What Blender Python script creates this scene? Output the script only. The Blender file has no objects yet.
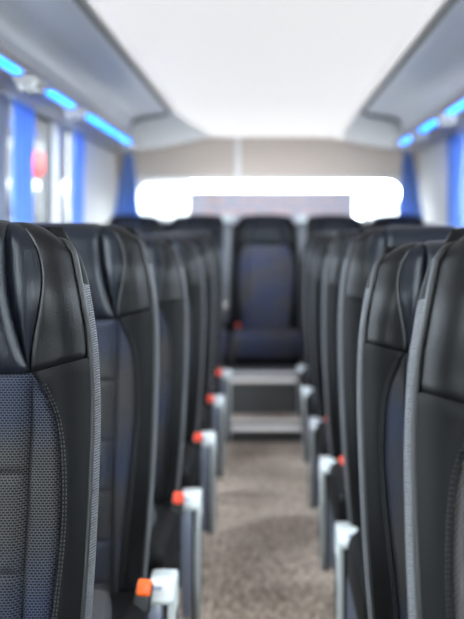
import bpy, bmesh, math, random
from mathutils import Vector, Matrix
random.seed(4)
PI = math.pi
C = bpy.context.scene.collection
scene = bpy.context.scene

# ------------------------------------------------------------------ camera
H0 = 1.16
cd = bpy.data.cameras.new('camera'); cam = bpy.data.objects.new('camera', cd); C.objects.link(cam)
cam.location = (0, 0, H0); cam.rotation_euler = (PI/2, 0, 0)
cd.sensor_fit = 'HORIZONTAL'; cd.sensor_width = 24; cd.lens = 955*24/464
cd.shift_x = -34/464; cd.shift_y = -80.5/464
cd.clip_start = 0.05; cd.clip_end = 300
cd.dof.use_dof = True; cd.dof.focus_distance = 1.32; cd.dof.aperture_fstop = 2.9
scene.camera = cam

# ------------------------------------------------------------------ world: bright overcast
W = bpy.data.worlds.new('overcast'); scene.world = W; W.use_nodes = True
bg = W.node_tree.nodes['Background']
bg.inputs[0].default_value = (0.86, 0.93, 1.0, 1); bg.inputs[1].default_value = 11.0

def area(name, loc, rot, sx, sy, power, col=(1, 1, 1)):
    l = bpy.data.lights.new(name, 'AREA'); l.shape = 'RECTANGLE'; l.size = sx; l.size_y = sy
    l.energy = power; l.color = col
    o = bpy.data.objects.new(name, l); C.objects.link(o); o.location = loc; o.rotation_euler = rot
    return o

# ------------------------------------------------------------------ exposure
scene.view_settings.view_transform = 'Standard'
scene.view_settings.look = 'None'
scene.view_settings.gamma = 1
scene.view_settings.use_curve_mapping = False
scene.view_settings.exposure = 1.8
CEIL_EMIT = .195
LED_EMIT = 2.8

# ------------------------------------------------------------------ materials
def mat(name, col, rough=.5, metal=0, spec=.5, bump=None, emit=None, es=0, coat=0, sheen=0):
    m = bpy.data.materials.new(name); m.use_nodes = True
    nt = m.node_tree; b = nt.nodes['Principled BSDF']
    b.inputs['Base Color'].default_value = (*col, 1)
    b.inputs['Roughness'].default_value = rough; b.inputs['Metallic'].default_value = metal
    b.inputs['Specular IOR Level'].default_value = spec
    b.inputs['Coat Weight'].default_value = coat
    b.inputs['Sheen Weight'].default_value = sheen
    if emit: b.inputs['Emission Color'].default_value = (*emit, 1); b.inputs['Emission Strength'].default_value = es
    if bump:
        sc, st, dist = bump
        tc = nt.nodes.new('ShaderNodeTexCoord'); n = nt.nodes.new('ShaderNodeTexNoise')
        n.inputs['Scale'].default_value = sc; n.inputs['Detail'].default_value = 3
        bp = nt.nodes.new('ShaderNodeBump'); bp.inputs['Strength'].default_value = st; bp.inputs['Distance'].default_value = dist
        nt.links.new(tc.outputs['Object'], n.inputs['Vector']); nt.links.new(n.outputs['Fac'], bp.inputs['Height'])
        nt.links.new(bp.outputs['Normal'], b.inputs['Normal'])
    return m
def nodes(m): return m.node_tree, m.node_tree.nodes['Principled BSDF']
def N(nt, t, **kw):
    n = nt.nodes.new(t)
    for k, v in kw.items():
        if k in n.inputs: n.inputs[k].default_value = v
        else: setattr(n, k, v)
    return n
def ramp(nt, src, stops):
    r = nt.nodes.new('ShaderNodeValToRGB'); e = r.color_ramp.elements
    e[0].position, e[0].color = stops[0][0], (*stops[0][1], 1)
    e[1].position, e[1].color = stops[-1][0], (*stops[-1][1], 1)
    for p, c in stops[1:-1]:
        x = e.new(p); x.color = (*c, 1)
    nt.links.new(src, r.inputs[0]); return r

def leather(name, col, rough=.42, spec=.22):
    m = mat(name, col, rough, spec=spec)
    nt, b = nodes(m)
    tc = N(nt, 'ShaderNodeTexCoord')
    v = N(nt, 'ShaderNodeTexVoronoi', Scale=520.0); n = N(nt, 'ShaderNodeTexNoise', Scale=60.0, Detail=4.0)
    nt.links.new(tc.outputs['Object'], v.inputs['Vector']); nt.links.new(tc.outputs['Object'], n.inputs['Vector'])
    a = N(nt, 'ShaderNodeMath', operation='ADD'); nt.links.new(v.outputs['Distance'], a.inputs[0]); nt.links.new(n.outputs['Fac'], a.inputs[1])
    bp = N(nt, 'ShaderNodeBump', Strength=.35, Distance=.0006)
    nt.links.new(a.outputs[0], bp.inputs['Height']); nt.links.new(bp.outputs['Normal'], b.inputs['Normal'])
    return m

def woven(name, axes, dark, light, w=.0050, h=.0031, mort=.0009):
    m = mat(name, dark, .8, spec=.15, sheen=.05)
    nt, b = nodes(m)
    tc = N(nt, 'ShaderNodeTexCoord'); sep = N(nt, 'ShaderNodeSeparateXYZ'); cmb = N(nt, 'ShaderNodeCombineXYZ')
    nt.links.new(tc.outputs['Object'], sep.inputs[0])
    nt.links.new(sep.outputs[axes[0]], cmb.inputs[0]); nt.links.new(sep.outputs[axes[1]], cmb.inputs[1])
    br = N(nt, 'ShaderNodeTexBrick', Scale=1.0)
    br.inputs['Brick Width'].default_value = w; br.inputs['Row Height'].default_value = h
    br.inputs['Mortar Size'].default_value = mort; br.inputs['Mortar Smooth'].default_value = .7
    br.inputs['Color1'].default_value = (*dark, 1); br.inputs['Color2'].default_value = (*[c*1.5 for c in dark], 1)
    br.inputs['Mortar'].default_value = (*light, 1)
    nt.links.new(cmb.outputs[0], br.inputs['Vector'])
    nz = N(nt, 'ShaderNodeTexNoise', Scale=6.0, Detail=2.0); nt.links.new(tc.outputs['Object'], nz.inputs['Vector'])
    g = sum(light)/3
    rr = ramp(nt, nz.outputs['Fac'], [(.42, light), (.6, (g*1.1, g*1.03, g*.98))]); nt.links.new(rr.outputs[0], br.inputs['Mortar'])  # thread drifts from blue to taupe, imitating window light on the cloth
    nt.links.new(br.outputs['Color'], b.inputs['Base Color'])
    bp = N(nt, 'ShaderNodeBump', Strength=.6, Distance=.0006)
    nt.links.new(br.outputs['Fac'], bp.inputs['Height']); nt.links.new(bp.outputs['Normal'], b.inputs['Normal'])
    return m

def knit(name):
    m = mat(name, (.2, .2, .21), .85, spec=.2)
    nt, b = nodes(m)
    tc = N(nt, 'ShaderNodeTexCoord')
    mp = N(nt, 'ShaderNodeMapping'); mp.inputs['Rotation'].default_value = (0, .45, 0)
    wv = N(nt, 'ShaderNodeTexWave', Scale=100.0, Distortion=2.5); wv.bands_direction = 'Z'; wv.inputs['Detail'].default_value = 2; wv.inputs['Detail Scale'].default_value = 3
    nt.links.new(tc.outputs['Object'], mp.inputs[0]); nt.links.new(mp.outputs[0], wv.inputs['Vector'])
    r = ramp(nt, wv.outputs['Fac'], [(.2, (.05, .05, .054)), (.7, (.17, .174, .185))])
    nt.links.new(r.outputs[0], b.inputs['Base Color'])
    bp = N(nt, 'ShaderNodeBump', Strength=.8, Distance=.001); nt.links.new(wv.outputs['Fac'], bp.inputs['Height']); nt.links.new(bp.outputs['Normal'], b.inputs['Normal'])
    return m

M = {}
M['leather'] = leather('black leather', (.004, .004, .0045), .36)
M['leather_pad'] = leather('headrest leather', (.007, .0085, .013), .32)
M['leather_side'] = leather('bolster leather', (.0040, .0040, .0042), .55, .12)
M['weave'] = woven('woven navy', (0, 2), (.003, .0033, .005), (.042, .050, .084), .0050, .0033, .0008)
M['weave_seat'] = woven('woven navy cushion', (0, 1), (.004, .004, .006), (.05, .047, .062))
M['weave_grey'] = woven('woven grey fleck', (0, 2), (.006, .006, .006), (.085, .082, .08), .0042, .0034, .0012)
M['knit'] = knit('grey knit band')
M['welt'] = mat('black welt', (.01, .01, .011), .5)
M['thread'] = mat('dark thread', (.018, .019, .022), .6)
M['shell'] = mat('dark grey seat back', (.05, .05, .055), .6, bump=(80, .2, .001))
M['arm'] = mat('silver grey plastic', (.24, .27, .35), .28, spec=.6)
M['cap'] = mat('pale grey plastic', (.62, .65, .64), .4)
M['black'] = mat('black plastic', (.01, .01, .011), .5)
M['black_cloth'] = mat('black carpet trim', (.012, .012, .013), .9, bump=(200, .4, .001))
M['red'] = mat('red button', (1.0, .09, .04), .35)
M['orange'] = mat('orange button', (.95, .13, .012), .35)
M['chrome'] = mat('bright metal', (.75, .74, .72), .22, metal=1)
M['belt'] = mat('grey webbing', (.16, .165, .17), .7, bump=(300, .3, .0006))
M['ceil'] = mat('white ceiling panel', (.88, .88, .88), .6)
M['ceil_glow'] = mat('added ceiling glow', (.45, .45, .45), .5, emit=(1, .995, .985), es=CEIL_EMIT)  # emission added so the ceiling reads white and brightens the cabin
M['rack'] = mat('silver rack panel', (.80, .825, .87), .36, spec=.6)
M['rack_trim'] = mat('dull rack edging', (.22, .23, .22), .45)
M['channel'] = mat('pale service channel', (.72, .69, .73), .45)
M['valance'] = mat('grey valance', (.46, .44, .46), .5)
M['wallp'] = mat('warm grey wall panel', (.66, .64, .61), .7, bump=(60, .2, .001))
M['wall_low'] = mat('dark grey wall carpet', (.09, .09, .10), .9, bump=(250, .4, .001))
M['frame'] = mat('window rubber', (.03, .03, .033), .6)
M['pillar'] = mat('grey pillar trim', (.45, .45, .46), .5)
M['white'] = mat('white plastic', (.72, .71, .69), .4)
M['led'] = mat('blue light strip', (.1, .4, .9), .4, emit=(.004, .15, 1.0), es=LED_EMIT)
M['nosing_mirror'] = mat('ceiling-mirroring nosing', (.92, .92, .91), .3, metal=1)  # mirror metal stands in for white nosings, reflecting the ceiling to look bright
M['riser'] = mat('grey step riser', (.13, .135, .135), .7, bump=(90, .3, .001))
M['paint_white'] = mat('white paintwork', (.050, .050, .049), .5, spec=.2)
M['paint_grey'] = mat('grey paintwork', (.28, .28, .29), .4)
M['tail'] = mat('red lamp lens', (.35, .010, .006), .5, emit=(1, .02, .01), es=.12)
M['dark_glass'] = mat('dark coach window', (.02, .022, .025), .4, spec=.2)
M['tyre'] = mat('tyre rubber', (.02, .02, .02), .8)
M['sign_letters'] = mat('dull pink lettering', (.95, .62, .55), .6)
M['sign'] = mat('charcoal board', (.60, .55, .60), .6)
M['tan'] = mat('tan trim', (.36, .24, .15), .6)
M['amber'] = mat('amber lens', (.8, .25, .05), .4)

def carpet():
    m = mat('brown carpet', (.2, .17, .15), .95, spec=.1)
    nt, b = nodes(m); tc = N(nt, 'ShaderNodeTexCoord')
    n = N(nt, 'ShaderNodeTexNoise', Scale=150.0, Detail=3.0, Roughness=.7)
    n2 = N(nt, 'ShaderNodeTexNoise', Scale=4.0, Detail=3.0)
    sep = N(nt, 'ShaderNodeSeparateXYZ'); nt.links.new(tc.outputs['Object'], sep.inputs[0])
    # chevron weave: y + |tri(x)|
    pp = N(nt, 'ShaderNodeMath', operation='PINGPONG'); pp.inputs[1].default_value = .02; nt.links.new(sep.outputs[0], pp.inputs[0])
    ad = N(nt, 'ShaderNodeMath', operation='ADD'); nt.links.new(pp.outputs[0], ad.inputs[0]); nt.links.new(sep.outputs[1], ad.inputs[1])
    ml = N(nt, 'ShaderNodeMath', operation='MULTIPLY'); ml.inputs[1].default_value = 2*PI/.022; nt.links.new(ad.outputs[0], ml.inputs[0])
    sn = N(nt, 'ShaderNodeMath', operation='SINE'); nt.links.new(ml.outputs[0], sn.inputs[0])
    s2 = N(nt, 'ShaderNodeMath', operation='MULTIPLY_ADD'); s2.inputs[1].default_value = .13; nt.links.new(sn.outputs[0], s2.inputs[0]); nt.links.new(n.outputs['Fac'], s2.inputs[2])
    s3 = N(nt, 'ShaderNodeMath', operation='MULTIPLY_ADD'); s3.inputs[1].default_value = .6; nt.links.new(n2.outputs['Fac'], s3.inputs[0]); nt.links.new(s2.outputs[0], s3.inputs[2])
    r = ramp(nt, s3.outputs[0], [(.45, (.045, .032, .025)), (.72, (.29, .218, .17)), (1.0, (.80, .66, .53))])
    nt.links.new(r.outputs[0], b.inputs['Base Color'])
    bp = N(nt, 'ShaderNodeBump', Strength=.6, Distance=.003); nt.links.new(n.outputs['Fac'], bp.inputs['Height']); nt.links.new(bp.outputs['Normal'], b.inputs['Normal'])
    return m
M['carpet'] = carpet()

def fabric_wall():
    m = mat('brown bulkhead cloth', (.40, .34, .29), .9, spec=.1)
    nt, b = nodes(m); tc = N(nt, 'ShaderNodeTexCoord')
    n = N(nt, 'ShaderNodeTexNoise', Scale=90.0, Detail=4.0); nt.links.new(tc.outputs['Object'], n.inputs['Vector'])
    r = ramp(nt, n.outputs['Fac'], [(.3, (.46, .39, .33)), (.7, (.62, .54, .47))]); nt.links.new(r.outputs[0], b.inputs['Base Color'])
    return m
M['bulkhead'] = fabric_wall()

def curtain_mat():
    m = mat('blue curtain cloth', (.20, .33, .62), .8, spec=.2, sheen=.2)
    nt, b = nodes(m)
    out = nt.nodes['Material Output']
    tr = N(nt, 'ShaderNodeBsdfTranslucent'); tr.inputs[0].default_value = (.20, .38, .80, 1)
    mx = N(nt, 'ShaderNodeMixShader'); mx.inputs[0].default_value = .35
    nt.links.new(b.outputs[0], mx.inputs[1]); nt.links.new(tr.outputs[0], mx.inputs[2]); nt.links.new(mx.outputs[0], out.inputs[0])
    return m
M['curtain'] = curtain_mat()

def glass_mat(name, tint):
    m = bpy.data.materials.new(name); m.use_nodes = True; nt = m.node_tree
    nt.nodes.remove(nt.nodes['Principled BSDF']); out = nt.nodes['Material Output']
    t = N(nt, 'ShaderNodeBsdfTransparent'); t.inputs[0].default_value = (*tint, 1)
    g = N(nt, 'ShaderNodeBsdfGlossy'); g.inputs['Roughness'].default_value = .03
    lw = N(nt, 'ShaderNodeLayerWeight'); lw.inputs[0].default_value = .5
    pw = N(nt, 'ShaderNodeMath', operation='POWER'); pw.inputs[1].default_value = 5.0; nt.links.new(lw.outputs['Facing'], pw.inputs[0])
    f = N(nt, 'ShaderNodeMath', operation='MULTIPLY_ADD'); f.inputs[1].default_value = .35; f.inputs[2].default_value = .02; nt.links.new(pw.outputs[0], f.inputs[0])
    mx = N(nt, 'ShaderNodeMixShader')
    nt.links.new(f.outputs[0], mx.inputs[0]); nt.links.new(t.outputs[0], mx.inputs[1]); nt.links.new(g.outputs[0], mx.inputs[2])
    nt.links.new(mx.outputs[0], out.inputs[0]); return m
M['glass'] = glass_mat('clear glass', (.95, .97, .96))
M['glass_tint'] = glass_mat('tinted side glass', (.72, .74, .75))

def ground_mat():
    m = mat('tarmac', (.04, .039, .038), .9, bump=(8, .3, .01)); return m
M['ground'] = ground_mat()
def cladding(name, c1, c2, w):
    m = mat(name, c1, .8); nt, b = nodes(m); tc = N(nt, 'ShaderNodeTexCoord')
    wv = N(nt, 'ShaderNodeTexWave', Scale=w); wv.bands_direction = 'Y'; nt.links.new(tc.outputs['Object'], wv.inputs['Vector'])
    r = ramp(nt, wv.outputs['Fac'], [(.1, c1), (.4, c2)]); nt.links.new(r.outputs[0], b.inputs['Base Color']); return m
M['clad'] = cladding('beige cladding', (.012, .0095, .0075), (.018, .015, .012), 1.2)
M['clad_grey'] = cladding('grey cladding', (.035, .032, .03), (.05, .047, .044), .9)

# ------------------------------------------------------------------ mesh helpers
def link(name, bm, m, parent=None, smooth=True, mats=None):
    me = bpy.data.meshes.new(name)
    bmesh.ops.recalc_face_normals(bm, faces=bm.faces)
    bm.to_mesh(me); bm.free()
    for p in me.polygons: p.use_smooth = smooth
    for x in ([m] if not mats else mats): me.materials.append(x)
    o = bpy.data.objects.new(name, me); C.objects.link(o)
    if parent: o.parent = parent
    return o
def bx(bm, x0, x1, y0, y1, z0, z1, bev=0, seg=2):
    r = bmesh.ops.create_cube(bm, size=1)
    vs = r['verts']
    for v in vs:
        v.co = Vector(((x0+x1)/2+v.co.x*(x1-x0), (y0+y1)/2+v.co.y*(y1-y0), (z0+z1)/2+v.co.z*(z1-z0)))
    if bev:
        es = list({e for v in vs for e in v.link_edges})
        bmesh.ops.bevel(bm, geom=es, offset=bev, segments=seg, affect='EDGES', profile=.5)
def box(name, x0, x1, y0, y1, z0, z1, m, parent=None, bev=0, seg=2):
    bm = bmesh.new(); bx(bm, x0, x1, y0, y1, z0, z1, bev, seg); return link(name, bm, m, parent, smooth=bev > 0)
def cyl(bm, p0, p1, r0, r1=None, n=16):
    p0 = Vector(p0); p1 = Vector(p1); r1 = r0 if r1 is None else r1; d = p1-p0
    mtx = Matrix.Translation((p0+p1)/2) @ d.to_track_quat('Z', 'Y').to_matrix().to_4x4()
    bmesh.ops.create_cone(bm, cap_ends=True, segments=n, radius1=r0, radius2=r1, depth=d.length, matrix=mtx)
def tube(bm, pts, r, n=8, closed=False):
    pts = [Vector(p) for p in pts]; rings = []
    L = len(pts)
    up = Vector((0, 1, 0.01)).normalized()
    for i, p in enumerate(pts):
        a = pts[(i-1) % L] if (closed or i > 0) else p; b = pts[(i+1) % L] if (closed or i < L-1) else p
        t = (b-a).normalized(); s = t.cross(up)
        if s.length < 1e-4: s = t.cross(Vector((1, 0, 0)))
        s.normalize(); w = s.cross(t)
        rings.append([bm.verts.new(p + r*(math.cos(2*PI*k/n)*s + math.sin(2*PI*k/n)*w)) for k in range(n)])
    for i in range(L if closed else L-1):
        A, B = rings[i], rings[(i+1) % L]
        for k in range(n): bm.faces.new((A[k], A[(k+1) % n], B[(k+1) % n], B[k]))
    if not closed:
        bm.faces.new(rings[0]); bm.faces.new(rings[-1][::-1])
def extrude_x(bm, prof, x0, x1, bev=0, seg=2):
    """closed profile of (y,z) pushed along X"""
    a = [bm.verts.new((x0, y, z)) for y, z in prof]; b = [bm.verts.new((x1, y, z)) for y, z in prof]
    n = len(prof); fa = bm.faces.new(a); fb = bm.faces.new(b[::-1])
    for i in range(n): bm.faces.new((a[i], b[i], b[(i+1) % n], a[(i+1) % n]))
    if bev:
        es = list(fa.edges)+list(fb.edges)
        bmesh.ops.bevel(bm, geom=es, offset=bev, segments=seg, affect='EDGES', profile=.5)
def extrude_y(bm, prof, y0, y1):
    a = [bm.verts.new((x, y0, z)) for x, z in prof]; b = [bm.verts.new((x, y1, z)) for x, z in prof]
    n = len(prof); bm.faces.new(a); bm.faces.new(b[::-1])
    for i in range(n): bm.faces.new((a[i], b[i], b[(i+1) % n], a[(i+1) % n]))
def struct(name, bm, m, smooth=False, parent=None):
    o = link(name, bm, m, parent, smooth); 
    if not parent: o['kind'] = 'structure'
    return o
def sbox(name, *a, m, parent=None, bev=0):
    bm = bmesh.new(); bx(bm, *a, bev); return struct(name, bm, m, bev > 0, parent)
def tag(o, label, cat, group=None):
    o['label'] = label; o['category'] = cat
    if group: o['group'] = group
    return o
def thing(name, label, cat, loc=(0, 0, 0), rz=0, group=None):
    o = bpy.data.objects.new(name, None); C.objects.link(o); o.location = loc; o.rotation_euler = (0, 0, rz); o.empty_display_size = .1
    return tag(o, label, cat, group)
def copy_tree(o, parent=None):
    c = o.copy(); C.objects.link(c)
    if parent: c.parent = parent
    for ch in list(o.children): copy_tree(ch, c)
    return c
def lerp(tab, x):
    if x <= tab[0][0]: return tab[0][1]
    for (a, b), (c, d) in zip(tab, tab[1:]):
        if x <= c: return b+(d-b)*(x-a)/(c-a)
    return tab[-1][1]
def sm(x): x = max(0, min(1, x)); return x*x*(3-2*x)
def cat(tab, x):
    """smooth interpolation through a table"""
    xs = [p[0] for p in tab]; n = len(tab)
    x = max(xs[0], min(xs[-1], x)); i = 0
    while i < n-2 and x > xs[i+1]: i += 1
    def sl(k):
        if k == 0: return (tab[1][1]-tab[0][1])/(xs[1]-xs[0])
        if k == n-1: return (tab[-1][1]-tab[-2][1])/(xs[-1]-xs[-2])
        return (tab[k+1][1]-tab[k-1][1])/(xs[k+1]-xs[k-1])
    h = xs[i+1]-xs[i]; t = (x-xs[i])/h; m0, m1 = sl(i)*h, sl(i+1)*h; p0, p1 = tab[i][1], tab[i+1][1]
    return (2*t**3-3*t*t+1)*p0+(t**3-2*t*t+t)*m0+(-2*t**3+3*t*t)*p1+(t**3-t*t)*m1

# ------------------------------------------------------------------ THE COACH SHELL
XL, XR = -1.14, 1.17
YF, YB = -1.6, 7.3            # front (behind the camera) and rear
ZC = H0+.77                   # ceiling
ZW0, ZW1 = .86, H0+.60        # side window band

sbox('floor', XL-.06, XR+.06, YF, YB, -.06, 0, m=M['carpet'])
# side walls: lower panel, upper rail, pillars, quarter panel
def side_wall(x, sgn, side):
    xa, xb = sorted((x, x+sgn*.06))
    bm = bmesh.new(); bx(bm, xa, xb, YF, YB, 0, ZW0); struct('wall_%s' % side, bm, M['wall_low'])
    bm = bmesh.new(); bx(bm, xa, xb, YF, YB, ZW1, ZC+.06); struct('wall_%s_upper' % side, bm, M['wallp'])
    bm = bmesh.new(); bx(bm, xa, xb, 5.78, YB, ZW0, ZW1); struct('wall_%s_quarter' % side, bm, M['wallp'])
    # shallow ledge under the windows
    xe = x - sgn*.035
    bm = bmesh.new(); bx(bm, min(x, xe), max(x, xe), YF, YB, ZW0-.03, ZW0+.005, .008); struct('trim_%s' % ('1' if sgn < 0 else '2'), bm, M['pillar'], True)
side_wall(XL, -1, 'left'); side_wall(XR, 1, 'right')
for sd, a_, b_ in (('left', XL-.06, XL), ('right', XR, XR+.06)):  # unseen near side windows walled up to keep daylight off the seat fronts
    bm = bmesh.new(); bx(bm, a_, b_, YF, .35, ZW0, ZW1); struct('wall_%s_front' % sd, bm, M['wall_low'])
pill = [.35, 1.95, 3.55, 5.2]
wi = 1
for x, sgn in ((XL, -1), (XR, 1)):
    side = 'left' if sgn < 0 else 'right'
    for k, yp in enumerate(pill):
        xe = x-sgn*.02; xo = x+sgn*.05
        bm = bmesh.new(); bx(bm, min(xe, xo), max(xe, xo), yp-.05, yp+.09, ZW0, ZW1, .01)
        o = struct('pillar_%s_%d' % (side, k+1), bm, M['pillar'], True)
    ys = pill+[5.78]
    for a, b in zip(ys, ys[1:]):
        y0, y1 = a+.09, (b-.05 if b < 5.7 else b)
        # rubber frame ring
        bm = bmesh.new(); xf = x+sgn*.02
        xa, xb = sorted((xf, xf+sgn*.025))
        bx(bm, xa, xb, y0, y1, ZW0, ZW0+.03); bx(bm, xa, xb, y0, y1, ZW1-.03, ZW1)
        bx(bm, xa, xb, y0, y0+.025, ZW0+.03, ZW1-.03); bx(bm, xa, xb, y1-.025, y1, ZW0+.03, ZW1-.03)
        w = struct('window_%d' % wi, bm, M['frame'])
        bm = bmesh.new(); bx(bm, min(xf+sgn*.01, xf+sgn*.015), max(xf+sgn*.01, xf+sgn*.015), y0+.02, y1-.02, ZW0+.025, ZW1-.025)
        link('window_pane', bm, M['glass_tint'], w, False)
        wi += 1
# unseen front bulkhead, raised to keep windscreen light off the seats; narrow pane above
bm = bmesh.new()
bx(bm, XL, XR, YF-.06, YF, 0, 1.42); bx(bm, XL, XR, YF-.06, YF, ZC-.05, ZC+.06)
struct('wall_front_light_block', bm, M['wall_low'])
bm = bmesh.new()
bx(bm, XL, XL+.08, YF-.05, YF-.01, 1.42, ZC-.05); bx(bm, XR-.08, XR, YF-.05, YF-.01, 1.42, ZC-.05)
w = struct('window_%d' % wi, bm, M['frame']); wi += 1
bm = bmesh.new(); bx(bm, XL+.08, XR-.08, YF-.04, YF-.03, 1.42, ZC-.05); link('window_pane', bm, M['glass'], w, False)

# ceiling: flat panel between the racks up to 6.2, then a lofted cove down to the rear bulkhead
sbox('ceiling', XL-.06, XR+.06, YF, 6.2, ZC, ZC+.06, m=M['ceil'])
def arc_h(x):   # top edge of the rear bulkhead above the eye line
    ax = abs(x-.03)
    return cat([(0, .705), (.45, .70), (.62, .665), (.85, .62), (1.3, .585)], ax)
bm = bmesh.new(); nx, ny = 60, 14; rows = []
for j in range(ny+1):
    t = j/ny; y = 6.2+(YB-6.2)*t
    rows.append([bm.verts.new((XL+(XR-XL)*i/nx, y, H0+(.77*(1-sm(t)) + arc_h(XL+(XR-XL)*i/nx)*sm(t)))) for i in range(nx+1)])
for j in range(ny):
    for i in range(nx): bm.faces.new((rows[j][i], rows[j][i+1], rows[j+1][i+1], rows[j+1][i]))
r = bmesh.ops.extrude_face_region(bm, geom=list(bm.faces))
for v in r['geom']:
    if isinstance(v, bmesh.types.BMVert): v.co.z += .06
struct('ceiling_rear', bm, M['ceil'], True)
# rear wall: bulkhead cloth above the rear window, dark wall below, corner posts
RW0, RW1 = H0+.06, H0+.385; RX0, RX1 = -1.0, 1.06
bm = bmesh.new(); n = 48; prof = [(XL+(XR-XL)*i/n, H0+arc_h(XL+(XR-XL)*i/n)+.01) for i in range(n+1)]
prof = [(XL, RW1)]+prof+[(XR, RW1)]
extrude_y(bm, prof, YB, YB+.06); struct('wall_back_upper', bm, M['bulkhead'])
sbox('wall_back', XL, XR, YB, YB+.06, 0, RW0, m=M['wall_low'])
sbox('wall_back_corner', XL, RX0, YB, YB+.06, RW0, RW1, m=M['wallp'])
sbox('wall_back_corner', RX1, XR, YB, YB+.06, RW0, RW1, m=M['wallp'])
# rear window ring with rounded corners
def rrect(x0, x1, z0, z1, r, n=8):
    P = []
    for cx, cz, a0 in ((x1-r, z1-r, 0), (x0+r, z1-r, 90), (x0+r, z0+r, 180), (x1-r, z0+r, 270)):
        for k in range(n+1):
            a = math.radians(a0+90*k/n); P.append((cx+r*math.cos(a), cz+r*math.sin(a)))
    return P
bm = bmesh.new(); A = rrect(RX0-.01, RX1+.01, RW0-.01, RW1+.01, .02); B = rrect(RX0+.02, RX1-.02, RW0+.02, RW1-.015, .12)
n = len(A)
ring = [[bm.verts.new((x, y, z)) for x, z in P] for P, y in ((A, YB-.01), (B, YB-.01), (B, YB+.05), (A, YB+.05))]
for q in range(4):
    P, Q = ring[q], ring[(q+1) % 4]
    for i in range(n): bm.faces.new((P[i], P[(i+1) % n], Q[(i+1) % n], Q[i]))
w = struct('window_%d' % wi, bm, M['white']); wi += 1
bm = bmesh.new(); bx(bm, RX0, RX1, YB+.02, YB+.026, RW0, RW1); link('window_pane', bm, M['glass'], w, False)
# pale vertical joint strip on the bulkhead
zt = H0+arc_h(-.21)
o = sbox('trim_3', -.235, -.195, YB-.02, YB, RW1+.005, zt-.005, m=M['white'], bev=.006)
# parcel deck behind the back seats
sbox('wall_back_deck', XL, XR, 6.62, YB, H0+.005, H0+.035, m=M['black_cloth'])
sbox('wall_back_deck_front', XL, XR, 6.62, 6.65, .34, H0+.005, m=M['black_cloth'])

# steps and rear platform
bm = bmesh.new(); bx(bm, -.245, .235, 5.2, 5.46, 0, .10); struct('floor_step', bm, M['riser'])
bm = bmesh.new(); bx(bm, -.205, .18, 5.46, 5.95, 0, .325); struct('floor_step_upper', bm, M['riser'])
bm = bmesh.new(); bx(bm, XL, XR, 5.95, YB, 0, .33); struct('floor_platform', bm, M['riser'])
bm = bmesh.new(); bx(bm, -.24, .23, 5.21, 5.459, .10, .106); struct('floor_step_carpet', bm, M['carpet'])
bm = bmesh.new(); extrude_x(bm, [(5.185, 0.062), (5.181, 0.070), (5.230, 0.114), (5.245, 0.112), (5.215, 0.062)], -0.25, 0.24, .003); struct('trim_4', bm, M['nosing_mirror'], False)
bm = bmesh.new(); extrude_x(bm, [(5.445, 0.282), (5.441, 0.290), (5.490, 0.334), (5.505, 0.332), (5.475, 0.282)], -0.21, 0.185, .003); struct('trim_5', bm, M['nosing_mirror'], False)

# ------------------------------------------------------------------ OVERHEAD RACKS
def rack(sgn, xwall, label):
    t = thing('luggage_rack', label, 'luggage rack', (0, 0, 0))
    def X(x): return sgn*x
    Y0, Y1 = -1.2, 6.2
    # curved underside: lofted profile, rear end tapering up in a rounded corner
    prof = [(.625, .765), (.615, .748), (.63, .738), (.68, .733), (.74, .728), (.80, .718), (.85, .700), (.872, .665), (.875, .622)]
    bm = bmesh.new(); rows = []
    ys = [Y0, 1, 2, 3, 4, 5, 5.6, 5.9, 6.05, 6.15, Y1]
    for y in ys:
        k = max(0, (y-5.9)/(Y1-5.9))
        rows.append([bm.verts.new((X(x+(0.03*k*k if i < 4 else 0)), y, H0+z+.012*k*k)) for i, (x, z) in enumerate(prof)])
    for a, b in zip(rows, rows[1:]):
        for i in range(len(prof)-1): bm.faces.new((a[i], a[i+1], b[i+1], b[i]))
    r = bmesh.ops.extrude_face_region(bm, geom=list(bm.faces))
    for v in r['geom']:
        if isinstance(v, bmesh.types.BMVert): v.co.z += .008; v.co.x += sgn*.008
    link('rack_panel', bm, M['rack'], t)
    # edging along the lip and round the rear end
    bm = bmesh.new()
    pts = [(X(.622), y, H0+.752) for y in (Y0, 1, 2, 3, 4, 5, 5.8, 6.1)]+[(X(.635), 6.18, H0+.75), (X(.67), 6.215, H0+.742), (X(.74), 6.215, H0+.732), (X(.80), 6.21, H0+.720), (X(.86), 6.205, H0+.70)]
    tube(bm, pts, .011, 8); link('rack_edging', bm, M['rack_trim'], t)
    # service channel with its two bright rails
    bm = bmesh.new()
    ch = [(.875, .622), (.885, .606), (.99, .594), (.998, .60), (.998, .615), (.885, .625)]
    extrude_y(bm, [(X(x), H0+z) for x, z in ch], Y0, 6.75); link('service_channel', bm, M['channel'], t, False)
    bm = bmesh.new(); tube(bm, [(X(.876), y, H0+.615) for y in (Y0, 2, 4, 6.2, 6.7)], .006, 6); link('channel_rail', bm, M['white'], t)
    # valance over the windows
    bm = bmesh.new(); va = [(.998, .60), (1.02, .588), (abs(xwall)-.002, .575), (abs(xwall)-.002, .60), (1.02, .612)]
    extrude_y(bm, [(X(x), H0+z) for x, z in va], Y0, 7.25); link('valance', bm, M['valance'], t, False)
    # rear end closing panel
    bm = bmesh.new(); pr = [(X(.66), H0+.755), (X(.70), H0+.738), (X(.80), H0+.722), (X(.87), H0+.67), (X(.875), H0+.622), (X(1.0), H0+.622), (X(abs(xwall)-.005), H0+.622), (X(abs(xwall)-.005), H0+.76)]
    extrude_y(bm, pr, 6.14, 6.19); link('end_panel', bm, M['rack_trim'], t, False)
    return t
rackA = rack(-1, XL, 'long silver overhead luggage rack over the curtained windows showing a red lamp outside')
rackB = rack(1, XR, 'long silver overhead luggage rack above the windows facing the pale building')

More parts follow.
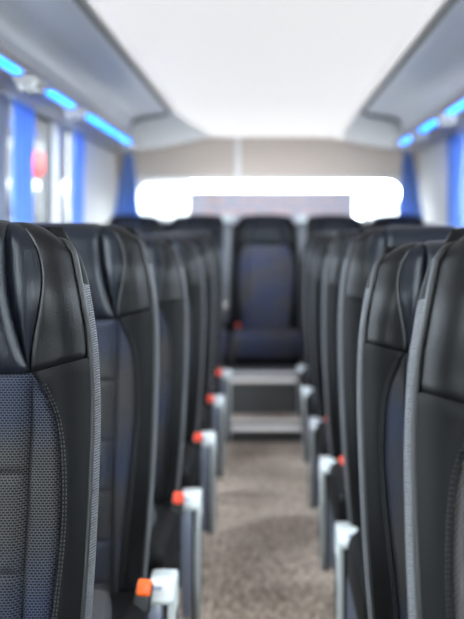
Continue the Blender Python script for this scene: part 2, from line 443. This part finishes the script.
# blue light strips
def led(sgn, y0, y1, label):
    o_ = thing('light_strip', label, 'light strip', (sgn*.925, (y0+y1)/2, H0+.590), 0, 'blue light strips under the luggage racks')
    bm = bmesh.new(); L = (y1-y0)/2
    bx(bm, -.017, .017, -L, L, -.012, .002, .007, 3); link('lens', bm, M['led'], o_)
    bm = bmesh.new(); bx(bm, -.024, .024, -L-.012, L+.012, -.002, .008, .003); link('housing', bm, M['white'], o_)
ledL = [(2.5, 3.56), (4.08, 4.54), (4.92, 5.36), (5.46, 5.86), (5.98, 6.42)]
ledR = [(3.35, 4.82), (5.10, 5.66), (6.02, 6.46)]
nmL = ['longest glowing blue strip under the rack on the red-lamp side, cut by the picture edge',
       'glowing blue strip between the two reading-light clusters on the red-lamp side',
       'glowing blue strip just behind the second reading-light cluster, red-lamp side',
       'middle of three closely spaced glowing blue strips, red-lamp side',
       'last glowing blue strip towards the rear window, red-lamp side']
nmR = ['longest glowing blue strip on the pale-building side, cut by the picture edge',
       'glowing blue strip in the middle of three on the pale-building side',
       'last glowing blue strip towards the rear window, pale-building side']
for (a, b), l in zip(ledL, nmL): led(-1, a, b, l)
for (a, b), l in zip(ledR, nmR): led(1, a, b, l)

# reading light / air nozzle clusters in the channel
def service(sgn, y, label):
    t = thing('reading_light_unit', label, 'reading light', (sgn*.935, y, H0+.589), 0, 'reading light units under the racks')
    bm = bmesh.new(); bx(bm, -.045, .045, -.11, .11, -.014, .004, .006); link('plate', bm, M['white'], t)
    for dx, dy in ((-.022, -.06), (.022, -.06), (-.022, .05), (.022, .05)):
        bm = bmesh.new(); cyl(bm, (dx, dy, -.012), (dx, dy, -.046), .021, .016, 16); cyl(bm, (dx, dy, -.044), (dx, dy, -.052), .011, .008, 12)
        link('nozzle', bm, M['chrome' if dy > 0 else 'white'], t)
service(-1, 3.80, 'chrome and white reading light cluster ahead of the shorter blue strips, red-lamp side')
service(-1, 4.71, 'second chrome and white reading light cluster, red-lamp side')
service(-1, 6.58, 'white reading light cluster past the last blue strip, red-lamp side')
service(1, 4.96, 'reading light cluster between the long and the middle blue strip, pale-building side')
service(1, 5.84, 'reading light cluster between the last two blue strips, pale-building side')
service(1, 6.60, 'white reading light cluster past the last blue strip, pale-building side')

# glowing sheet added under the ceiling to whiten it and light the cabin
cl = thing('added_ceiling_glow', 'added glowing white sheet under the ceiling between the luggage racks', 'added glow sheet', (0, 0, ZC))
bm = bmesh.new(); R_ = []
for j in range(29):
    y = -1.0+7.2*j/14 if j <= 14 else 6.2+1.06*(j-14)/14
    t = max(0, (y-6.2)/(YB-6.2)); xa = -.60+.20*sm(t); xb = .60-.04*sm(t)
    R_.append([bm.verts.new((xa+(xb-xa)*i/20, y, H0-ZC+(.77*(1-sm(t))+arc_h(xa+(xb-xa)*i/20)*sm(t))-.006)) for i in range(21)])
for a, b in zip(R_, R_[1:]):
    for i in range(20): bm.faces.new((a[i], a[i+1], b[i+1], b[i]))
r = bmesh.ops.extrude_face_region(bm, geom=list(bm.faces))
for v in r['geom']:
    if isinstance(v, bmesh.types.BMVert): v.co.z += .004
link('glow_sheet', bm, M['ceil_glow'], cl)

# ------------------------------------------------------------------ SEATS
HS = .73; RR = .045; VL = HS+RR*PI/2; VS = .567
WT = [(0, .197), (.1, .206), (.25, .216), (.42, .220), (.52, .219), (.60, .214), (.66, .206), (.70, .198), (.735, .189), (.765, .179), (.785, .169), (VL, .157)]
def Wd(v): return cat(WT, v)*.962
PF = [(0, -.004), (.1, -.018), (.22, -.024), (.40, -.008), (.52, .0), (.60, -.006), (.67, -.014), (.73, -.008), (.8, -.008)]
def base(v):
    """centre line of the front face: (y, z)"""
    if v <= HS: return cat(PF, v), v
    a = (v-HS)/RR; y0 = cat(PF, HS)
    return y0+RR*(1-math.cos(a)), HS+RR*math.sin(a)
def nrm(v):
    a = 0 if v <= HS else (v-HS)/RR
    return -math.cos(a), math.sin(a)
def edge_fall(u, v):
    w = Wd(v); q = max(0, (abs(u)-(w-.05))/.05)
    return .026*q**2.2
UC = [(0, .150), (.12, .160), (.25, .172), (.36, .179), (.44, .177), (.50, .168), (.545, .149), (VS, .137)]
def uc(v): return cat(UC, v)
def ul(v):
    q = (v-VS)/(VL-VS); return .093+.040*(1-q)**2.3
def ur(v):
    q = (v-VS)/(VL-VS); return ul(v)+.047*math.sin(PI*min(1, max(0, q))**1.25)
def pil(d, r): 
    d = max(0, min(1, d/r)); return math.sqrt(max(0, 1-(1-d)**2))
def surf(u, v, out):
    if abs(u) > .134: v = v+.020*min(1, (abs(u)-.134)/.07)*math.exp(-((v-VS)/.09)**2)
    y, z = base(v); ny, nz = nrm(v); k = out-edge_fall(u, v)
    return Vector((u, y+ny*k, z+nz*k))
def patch(bm, fa, fb, v0, v1, nu, nv, outfn, mi=0):
    fade = lambda v: 1-.8*sm((v-.73)/(VL-.735))
    rows = []
    for j in range(nv+1):
        v = v0+(v1-v0)*j/nv; a, b = fa(v), fb(v)
        rows.append([bm.verts.new(surf(a+(b-a)*i/nu, v, outfn(a+(b-a)*i/nu, v, a, b)*fade(v))) for i in range(nu+1)])
    for j in range(nv):
        for i in range(nu):
            f = bm.faces.new((rows[j][i], rows[j][i+1], rows[j+1][i+1], rows[j+1][i])); f.material_index = mi
    return rows
CH = [.03, .115, .215, .315, .438]      # cross channels of the centre panel
def backrest(root, parts=True, weave='weave', detail=1.0):
    nd = lambda k: max(3, int(k*detail))
    # bolsters + wrap (leather) = the backrest mesh itself
    # wrap round the outer side and over the top, black leather, from welt to back
    def backp(v, k):
        y, z = base(v); w = Wd(v)
        y2 = cat([(0, .075), (.3, .078), (.6, .072), (.73, .070), (VL, .055)], v)
        return w, y, z, y2
    rim = []
    vs_ = [i*VL/nd(80) for i in range(nd(80)+1)]
    # back shell
    bm = bmesh.new(); R = []
    for v in vs_:
        w, y, z, y2 = backp(v, 0); row = []
        for i in range(25):
            u = -1+2*i/24
            yy = y2+base(min(v, HS))[0]*.3-.014*abs(u)**6
            zz = min(z, HS+RR*.85) if v > HS else z
            row.append(bm.verts.new((u*(w-.006), yy, zz)))
        R.append(row)
    for a, b in zip(R, R[1:]):
        for i in range(24): bm.faces.new((a[i], a[i+1], b[i+1], b[i]))
    B = link('backrest', bm, M['shell'], root)
    for s in (1, -1):
        bm = bmesh.new()
        def out(u, v, a, b):
            d = min(abs(u-a), v-0, VS-v+.004); return -.004+.010*pil(d, .014)
        patch(bm, lambda v: s*uc(v), lambda v: s*Wd(v), 0, VS, nd(12), nd(70), out)
        link('bolster', bm, M['leather_side'], B)
    # side band: knit lower down, leather over the shoulder
    for nm, va, vb, mm in (('side_band', 0, .685, 'knit'), ('shoulder_wrap', .685, VL, 'leather_side')):
        bm = bmesh.new()
        for s in (1, -1):
            if nm == 'side_band': bm = bmesh.new()
            R = []
            for j in range(nd(60)+1):
                v = va+(vb-va)*j/nd(60); w, y, z, y2 = backp(v, 0)
                p0 = surf(s*w, v, -.004); yb = y2+base(min(v, HS))[0]*.3-.014
                row = []
                for i in range(9):
                    t = i/8
                    row.append(bm.verts.new((s*(w+.0125*math.sin(PI*min(1, t*1.25))**.8*sm((.80-v)/.12)*(t < .8)-.006*t), p0.y+(yb-p0.y)*t, p0.z+((min(z, HS+RR*.85) if v > HS else z)-p0.z)*t)))
                R.append(row)
            for a, b in zip(R, R[1:]):
                for i in range(8): bm.faces.new((a[i], a[i+1], b[i+1], b[i]))
            if nm == 'side_band': link(nm, bm, M[mm], B)
        if nm == 'shoulder_wrap':   # close the top strip between the two shoulders
            w, y, z, y2 = backp(VL, 0); p = surf(0, VL, -.004)
            a = [bm.verts.new((-w+2*w*i/16, surf(-w+2*w*i/16, VL, 0).y-.002, surf(-w+2*w*i/16, VL, 0).z)) for i in range(17)]
            b = [bm.verts.new((-w+2*w*i/16, y2+base(HS)[0]*.3-.01, HS+RR*.85)) for i in range(17)]
            for i in range(16): bm.faces.new((a[i], a[i+1], b[i+1], b[i]))
            link(nm, bm, M[mm], B)
    # welts along the outer edge
    bm = bmesh.new(); pts = []
    for s in (-1, 1):
        seq = [s*Wd(v) for v in vs_]
        q = [surf(u*1.0, v, .0005)+Vector((s*.001, 0, 0)) for u, v in zip(seq, vs_)]
        pts += q if s < 0 else q[::-1]
    tube(bm, pts, .0042, 8); link('piping', bm, M['welt'], B)
    # headrest pad + outer wings (leather)
    bm = bmesh.new()
    def out(u, v, a, b):
        d = min(abs(u-a), abs(u-b)); dv = v-VS
        return -.006+.021*pil(d, .034)*(.5+.5*pil(dv, .04))+.003*pil(dv, .012)
    patch(bm, lambda v: -ul(v), lambda v: ul(v), VS, VL, nd(34), nd(40), out)
    H = link('headrest', bm, M['leather_pad'], B)
    for s in (1, -1):
        bm = bmesh.new()
        def out(u, v, a, b):
            d = min(abs(u-a), v-VS+.0005); return -.006+.0045*pil(d, .006)
        patch(bm, lambda v: s*ur(v), lambda v: s*Wd(v), VS, VL, nd(12), nd(40), out)
        link('headrest_side', bm, M['leather'], B)
    for s in (1, -1):
        bm = bmesh.new()
        def out(u, v, a, b):
            wd = max(abs(b-a), 1e-4); t = (abs(u)-abs(a))/wd if abs(b) > abs(a) else .5
            q = (v-VS)/(VL-VS)
            return -.006+(-.004*(1-t)+.0035*t+.0065*math.sin(PI*max(0, min(1, t))))*math.sin(PI*min(1, max(0, q**.8)))**.5
        patch(bm, lambda v: s*ul(v), lambda v: s*(ur(v)+1e-5), VS, VL, nd(10), nd(40), out)
        link('wing_insert', bm, M['leather_pad'], B)
    # fabric: centre with cross channels, and the side strips up to the curved seam
    bm = bmesh.new()
    def out(u, v, a, b):
        d = min(abs(u-a), abs(u-b), VS-v+.001); dc = min([abs(v-c) for c in CH]+[VS-v])
        return -.003+.004*pil(d, .006)+.012*pil(dc, .014)*pil(d, .02)
    patch(bm, lambda v: -min(.137, uc(v)-.001), lambda v: min(.137, uc(v)-.001), 0, VS, nd(24), nd(150), out)
    for s in (1, -1):
        def out(u, v, a, b):
            d = min(abs(u-a), abs(u-b), VS-v); return -.004+.007*pil(d, .010)
        patch(bm, lambda v: s*min(.137, uc(v)-.001), lambda v: s*uc(v), 0, VS, nd(8), nd(70), out)
    link('fabric_panel', bm, M[weave], B)
    # stitches beside the curved seam
    if detail >= 1:
        bm = bmesh.new()
        v = .02
        while v < VS-.02:
            for s in (1, -1):
                for off in (.0045, .0085):
                    pa = surf(s*(uc(v)+off), v, .006); pb = surf(s*(uc(v+.0032)+off), v+.0032, .006)
                    pa = surf(s*(uc(v)+off), v, -.0035+.012*pil(off, .014)); pb = surf(s*(uc(v+.003)+off), v+.003, -.0035+.012*pil(off, .014))
                    tube(bm, [pa, pb], .0007, 5)
            v += .0052
        o = link('stitching', bm, M['thread'], B); o['kind'] = 'stuff'
    return B

ZJ = .405     # junction of cushion and back above the floor
def cushion(root, weave):
    bm = bmesh.new(); bx(bm, -.213, .213, -.47, .045, ZJ-.12, ZJ+.01, .035, 4)
    for v in bm.verts:
        t = (-v.co.y)/.47
        if v.co.z > ZJ-.06: v.co.z += .028*max(0, t) - .012*(1-abs(v.co.x)/.213)*0
    c = link('cushion', bm, M['leather_side'], root)
    bm = bmesh.new(); R = []
    for j in range(31):
        y = .0-.44*j/30; t = -y/.47
        hw = .135+.035*math.sin(PI*min(1, t*1.05))
        row = []
        for i in range(25):
            x = -hw+2*hw*i/24; d = min(hw-abs(x), .44+y, -y+.01)
            drop = .03*max(0, (t-.80)/.2)**2
            row.append(bm.verts.new((x, y, ZJ+.004+.028*t+.016*pil(d, .03)-drop-.004*(1-pil(abs(x), .006)))))
        R.append(row)
    for a, b in zip(R, R[1:]):
        for i in range(24): bm.faces.new((a[i], a[i+1], b[i+1], b[i]))
    link('fabric_panel', bm, M[weave], c)
    return c

def armrest(root, s, dz=0.0, dx=0.0):
    """silver arm folded down beside the seat on the aisle side; s=+1 aisle on +X"""
    x0, x1 = (.210, .238)
    prof = [(-.030, .445), (-.052, .425), (-.060, .38), (-.060, .30), (-.052, .20), (-.038, .135), (-.022, .105), (-.004, .098), (.002, .11), (-.010, .13), (-.022, .21), (-.028, .30), (-.028, .38), (-.018, .408), (.0, .415), (.0, .445)]
    bm = bmesh.new(); extrude_x(bm, prof, s*x0, s*x1, .005, 3)
    a = link('armrest', bm, M['arm'], root)
    prof = [(-.022, .43), (-.040, .40), (-.046, .30), (-.036, .19), (-.016, .10), (.01, .085), (.034, .11), (.05, .2), (.056, .30), (.056, .41), (.045, .43)]
    bm = bmesh.new(); extrude_x(bm, prof, s*.247, s*.262, .005, 3)
    link('side_cover', bm, M['cap'], a)
    bm = bmesh.new(); extrude_x(bm, [(y*.8, z) for y, z in prof], s*.236, s*.248, .002, 2); link('gap_fill', bm, M['black'], a)  # black filler paints the shade of the gap between strap and cover
    prof = [(-.012, .385), (-.026, .30), (-.018, .20), (.0, .135), (.018, .14), (.032, .21), (.036, .30), (.032, .385)]
    bm = bmesh.new(); extrude_x(bm, prof, s*.255, s*.2635, .002, 2)
    link('recess', bm, M['shell'], a)
    bm = bmesh.new(); extrude_x(bm, [(-.060, .420), (-.052, .430), (-.02, .449), (.045, .454), (.056, .445), (.056, .415), (-.02, .412)], s*.207, s*.262, .006, 3)
    bx(bm, min(s*.186, s*.204), max(s*.186, s*.204), -.040, .03, .405, .438, .008, 3)
    link('arm_cap', bm, M['cap'], a)
    a.location = (s*dx, 0, dz)
    return a
def buckle(root, s, mcol, x=.192, y=-.055, z=ZJ+.02, h=.032):
    bm = bmesh.new(); bx(bm, -.017, .017, -.011, .011, -.03, h-.004, .005, 3); bx(bm, -.012, .012, -.007, .007, -.075, -.028, .003)
    k = link('belt_buckle', bm, M['black'], root); k.location = (s*x, y, z); k.rotation_euler = (-.35, s*.12, 0)
    bm = bmesh.new(); bx(bm, -.0145, .0145, -.0155, .010, h-.03, h+.003, .006, 3)
    link('release_button', bm, M[mcol], k)
def pedestal(root, s, z0=0):
    bm = bmesh.new()
    bx(bm, -.17, .17, -.40, .03, ZJ-.15, ZJ-.11, .008)
    if z0 < .2:
        for y in (-.34, -.06):
            bx(bm, -.16, -.12, y-.02, y+.02, z0+.004, ZJ-.14, .006); bx(bm, .12, .16, y-.02, y+.02, z0+.004, ZJ-.14, .006)
        bx(bm, -.18, .18, -.38, .02, z0+.001, z0+.02, .005)
        bx(bm, -.165, .165, -.055, -.045, z0+.02, ZJ-.14)
    link('pedestal', bm, M['black'], root)

def make_seat(kind, s, weave='weave', btn='red', detail=1.0, low=0.0):
    root = thing('coach_seat', 'x', 'seat')
    B = backrest(root, weave=weave, detail=detail); B.location = (0, 0, ZJ)
    cushion(root, 'weave_seat'); pedestal(root, s, low)
    if kind == 'aisle': armrest(root, s, -.008 if s > 0 else -.034, .006 if s > 0 else -.026)
    buckle(root, s, btn, x=.207 if s > 0 else .158, z=ZJ+(.02 if s > 0 else .002))
    return root

def bt(root): return [c for c in root.children if c.name.startswith('backrest')][0]
def place(root, x, y, tilt, label, group, z=0):
    root.location = (x, y, z); bt(root).rotation_euler = (-math.radians(tilt), 0, 0); root['label'] = label; root['group'] = group
G1 = 'dark coach seats with window and aisle places'
protoL = make_seat('aisle', 1, 'weave', 'orange')        # armrest on +X: seats on the -X side
protoLr = make_seat('aisle', 1, 'weave', 'red', 1.0, .03)
protoRr = make_seat('aisle', -1, 'weave', 'red', 1.0, .03)
protoR = make_seat('aisle', -1, 'weave', 'red')
protoRg = make_seat('aisle', -1, 'weave_grey', 'red')
protoWin = make_seat('window', 1, 'weave', 'red', .5, .03); protoWin.scale = (.92, 1, 1)
XA = .452
rowsL = [(1.20, 7), (1.96, 7), (2.70, 10), (3.47, 10), (4.24, 10), (5.02, 10)]
rowsR = [(.93, 8, .372), (1.63, 9, .388), (2.37, 9, .41), (3.12, 8, .412), (3.87, 10, .412), (4.62, 10, .412), (5.37, 9, .412)]
zR = [0, -.03, 0, -.012, -.03, -.03, -.03]
ordn = ['first', 'second', 'third', 'fourth', 'fifth', 'sixth', 'seventh']
labL = ['large sharp navy woven seat with grey side band, cut by the picture edge, red-lamp side',
        'navy seat with an orange belt buckle beside its silver folded arm',
        'reclined dark seat directly behind the seat with the orange buckle',
        'fourth dark aisle seat back on the red-lamp window side',
        'fifth dark aisle seat back on the red-lamp window side',
        'rearmost aisle seat before the steps, red-lamp window side']
labR = ['large near seat with grey flecked panel and grey braided edge, on the pale-building side',
        'reclined blue-grey seat seen past the grey-flecked seat, no buckle showing',
        'dark seat directly behind the reclined blue-grey one, its silver arm cut by the bottom edge',
        'second dark seat behind the reclined blue-grey one',
        'fifth dark aisle seat back on the pale-building window side',
        'sixth dark aisle seat back on the pale-building window side',
        'rearmost aisle seat beside the upper step edge, pale-building side']
usedL = usedR = False
for i, (y, tl) in enumerate(rowsL):
    if i == 0: r = protoL
    elif i == 1: r = copy_tree(protoL)
    elif i == 2: r = protoLr
    else: r = copy_tree(protoLr)
    place(r, -XA+(.005 if i == 0 else 0), y, tl, labL[i], 'coach seats along the aisle', z=0 if i < 2 else -.03)
for i, (y, tl, xa) in enumerate(rowsR):
    r = protoRg if i == 0 else protoR if i == 1 else protoRr if i == 2 else copy_tree(protoRr)
    place(r, xa, y, tl, labR[i], 'coach seats along the aisle', z=zR[i])
first = True
for sgn, rows, nm in ((-1, rowsL, 'red-lamp window side'), (1, rowsR, 'pale-building window side')):
    for i, rr in enumerate(rows):
        y, tl = rr[:2]
        r = protoWin if first else copy_tree(protoWin); first = False
        place(r, -.882 if sgn < 0 else .850, y, tl, 'window seat beside the %s aisle seat, %s' % (ordn[i], nm), 'coach seats by the windows', z=-.03 if sgn < 0 else zR[i])
# back bench: five seats side by side on the platform
def rear_seat():
    root = thing('bench_seat', 'x', 'seat')
    B = backrest(root, weave='weave_bench', detail=.5); B.location = (0, 0, ZJ); cu = cushion(root, 'weave_seat'); cu.data.materials[0] = M['weave_bench']
    bm = bmesh.new(); bx(bm, -.20, .20, -.42, .05, .245, ZJ-.10, .01); link('base', bm, M['black_cloth'], root)
    buckle(root, -1, 'red', x=.178, y=-.02)
    return root
M['weave_bench'] = woven('woven navy lightened', (0, 2), (.016, .019, .034), (.11, .12, .20))  # seat weave lightened for the bench, where too little light falls
rs = rear_seat()
labs = ['middle seat of the back bench at the end of the aisle, facing forward',
        'back bench seat next to the middle one on the red-lamp side',
        'back bench seat next to the middle one on the pale-building side',
        'back bench corner seat under the tied curtain, red-lamp side',
        'back bench corner seat under the tied curtain, pale-building side']
for k, x in enumerate((0, -.447, .447, -.875, .875)):
    r = rs if k == 0 else copy_tree(rs)
    if k > 2: r.scale = (.92, 1, 1)
    place(r, x, 6.22, 9, labs[k], 'seats of the back bench', z=.088)

# belts hanging beside the middle back seat
def belt(x, s, label):
    t = thing('seat_belt', label, 'seat belt', (x, 6.12, 0), 0, 'grey seat belts of the back bench')
    bm = bmesh.new()
    pts = [(0, .10, 1.225), (s*-.004, .02, 1.05), (s*-.012, -.03, .85), (s*-.02, -.06, .62), (s*-.022, -.05, .56)]
    R = []
    for p in pts: R.append([bm.verts.new((p[0]+d*.026, p[1]+e, p[2])) for d, e in ((-1, 0), (1, 0), (1, .003), (-1, .003))])
    for a, b in zip(R, R[1:]):
        for i in range(4): bm.faces.new((a[i], a[(i+1) % 4], b[(i+1) % 4], b[i]))
    bm.faces.new(R[0]); bm.faces.new(R[-1][::-1])
    link('webbing', bm, M['belt'], t)
    bm = bmesh.new(); bx(bm, -.035, .035, .07, .13, 1.205, 1.255, .012, 3); link('belt_guide', bm, M['cap'], t)
    bm = bmesh.new(); bx(bm, -.028-s*.018, .028-s*.018, -.075, -.055, .645, .695, .008, 3); link('belt_tongue', bm, M['chrome'], t)
belt(-.245, 1, 'grey seat belt with metal tongue beside the middle back seat, red-lamp side')
belt(.232, -1, 'grey seat belt with metal tongue beside the middle back seat, pale-building side')

# ------------------------------------------------------------------ CURTAINS
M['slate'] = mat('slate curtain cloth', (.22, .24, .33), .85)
def curtain_strip(name, x, y0, y1, z0, z1, label, folds=3, amp=.014):
    bm = bmesh.new(); n = 16*folds; R = []
    for j in range(13):
        z = z0+(z1-z0)*j/12; sq = 1-.10*math.sin(PI*j/12)
        row = []
        for i in range(n+1):
            t = i/n; yc = (y0+y1)/2; y = yc+(t-.5)*(y1-y0)*sq
            row.append(bm.verts.new((x+amp*math.sin(2*PI*folds*t+.4*math.sin(j*.7)), y, z)))
        R.append(row)
    for a, b in zip(R, R[1:]):
        for i in range(n): bm.faces.new((a[i], a[i+1], b[i+1], b[i]))
    o = link(name, bm, M['curtain']); md = o.modifiers.new('solid', 'SOLIDIFY'); md.thickness = .002
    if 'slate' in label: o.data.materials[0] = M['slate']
    return tag(o, label, 'curtain', 'blue window curtains')
curtain_strip('curtain', XL+.042, 4.12, 4.52, ZW0+.03, ZW1-.035, 'wide gathered blue curtain before the red tail lamp, beside the grey pillar', 4)
curtain_strip('curtain', XL+.042, 5.42, 5.76, ZW0+.03, ZW1-.035, 'narrow blue curtain gathered against the pale quarter panel, red-lamp side', 3)
curtain_strip('curtain', XL+.042, 3.72, 4.06, ZW0+.03, ZW1-.035, 'shaded slate blue curtain at the picture edge, red-lamp side', 3)
curtain_strip('curtain', XR-.042, 5.48, 5.90, ZW0+.03, ZW1-.035, 'pale blue curtain hanging beside the pale quarter panel, pale-building side', 4)
def tied(xc, s, label):
    t = thing('tied_curtain', label, 'curtain', (xc, 7.14, 0), 0, 'tied blue curtains at the rear corners')
    bm = bmesh.new(); n = 48; R = []
    for j in range(17):
        q = j/16; z = ZW1-.03-(ZW1-.03-1.13)*q
        hw = .028+.085*q**.9; off = s*.02*q
        R.append([bm.verts.new((off-hw+2*hw*i/n, .016*math.sin(2*PI*4*i/n)*(0.6+.6*q), z)) for i in range(n+1)])
    for a, b in zip(R, R[1:]):
        for i in range(n): bm.faces.new((a[i], a[i+1], b[i+1], b[i]))
    o = link('drape', bm, M['curtain'], t); md = o.modifiers.new('solid', 'SOLIDIFY'); md.thickness = .002
    bm = bmesh.new(); bx(bm, -.036, .036, -.018, .018, ZW1-.09, ZW1-.07, .006); link('tie_band', bm, M['curtain'], t)
tied(-1.025, -1, 'blue curtain gathered at its top and flaring down, rear corner on the red-lamp side')
tied(1.06, 1, 'blue curtain gathered at its top and flaring down, rear corner on the pale-building side')

# ------------------------------------------------------------------ BOARD IN THE REAR WINDOW
bd = thing('display_board', 'long charcoal board with dull pink lettering standing below the rear window', 'sign', (.045, 6.98, H0+.035))
bm = bmesh.new(); bx(bm, -.60, .60, -.02, -.0+.02, .0, .24, .015, 3); link('board', bm, M['sign'], bd)
bm = bmesh.new(); rnd = random.Random(3)
for z0 in (.175, .095):
    x = -.48
    while x < .47:
        w = rnd.choice((.012, .018, .022)); hgt = .042
        if rnd.random() > .16:
            bx(bm, x, x+.005, -.0235, -.0195, z0-hgt/2, z0+hgt/2)
            if w > .014: bx(bm, x+w-.005, x+w, -.0235, -.0195, z0-hgt/2, z0+hgt/2*(1 if rnd.random() > .4 else .2))
            bx(bm, x, x+w, -.0235, -.0195, z0+hgt/2*rnd.choice((.8, -.1, -1)), z0+hgt/2*rnd.choice((1, .1, -.8))+.002)
        x += w+.011
o = link('lettering', bm, M['sign_letters'], bd, False); o['label'] = 'two rows of dull pink lettering'; o['kind'] = 'stuff'

# ------------------------------------------------------------------ OUTSIDE
sbox('ground', -60, 60, -30, 90, -1.45, -1.35, m=M['ground'])
# neighbouring white coach, rear towards us
pc = thing('parked_coach', 'white coach parked outside the curtained windows with a red tail lamp', 'coach', (-3.66, 11.0, -1.35), math.radians(27))
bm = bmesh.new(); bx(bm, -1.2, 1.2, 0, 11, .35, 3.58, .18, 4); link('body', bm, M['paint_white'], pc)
bm = bmesh.new(); bx(bm, -1.0, 1.0, -.02, .05, 2.66, 2.88, .03); link('rear_window', bm, M['dark_glass'], pc)
for y in (1.6, 3.4, 5.2, 7.0, 8.8):
    bm = bmesh.new(); bx(bm, 1.17, 1.22, y, y+1.5, 2.3, 3.0, .02); link('side_window', bm, M['dark_glass'], pc)
for x in (-1.02, 1.02):
    bm = bmesh.new(); bx(bm, x-.085, x+.085, -.05, .04, 3.15, 3.42, .04, 3); link('tail_lamp', bm, M['tail'], pc)
bm = bmesh.new(); bx(bm, -1.2, 1.2, -.12, .05, .4, .75, .05); link('bumper', bm, M['paint_grey'], pc)
for x in (-1.15, 1.15):
    for y in (2.2, 8.6):
        bm = bmesh.new(); cyl(bm, (x-.12, y, .5), (x+.12, y, .5), .5, n=32); link('wheel', bm, M['tyre'], pc)
# buildings
def building(x0, x1, y0, y1, h, m, label, wy, face):
    t = thing('building', label, 'building', ((x0+x1)/2, (y0+y1)/2, -1.35)); hx, hy = (x1-x0)/2, (y1-y0)/2
    bm = bmesh.new(); bx(bm, -hx, hx, -hy, hy, 0, h); link('wall', bm, m, t, False)
    bm = bmesh.new(); bx(bm, -hx-.2, hx+.2, -hy-.2, hy+.2, h, h+.25, .03); link('roof', bm, M['paint_grey'], t)
    y = -hy+2
    while y < hy-2:
        bm = bmesh.new(); xx = face*hx; bx(bm, xx-.06, xx+.06, y, y+1.4, wy, wy+1.3, .02); w_ = link('window', bm, M['pillar'], t)
        bm = bmesh.new(); bx(bm, xx-.08, xx+.08, y+.1, y+1.3, wy+.1, wy+1.2); link('pane', bm, M['dark_glass'], w_, False)
        y += 3.2
building(-16, -4.7, 24, 60, 6.5, M['clad'], 'low beige building beyond the white parked coach', 2.9, 1)
building(8.5, 15, 2, 84, 4.2, M['clad_grey'], 'pale grey building outside the windows opposite the parked coach', 2.4, -1)
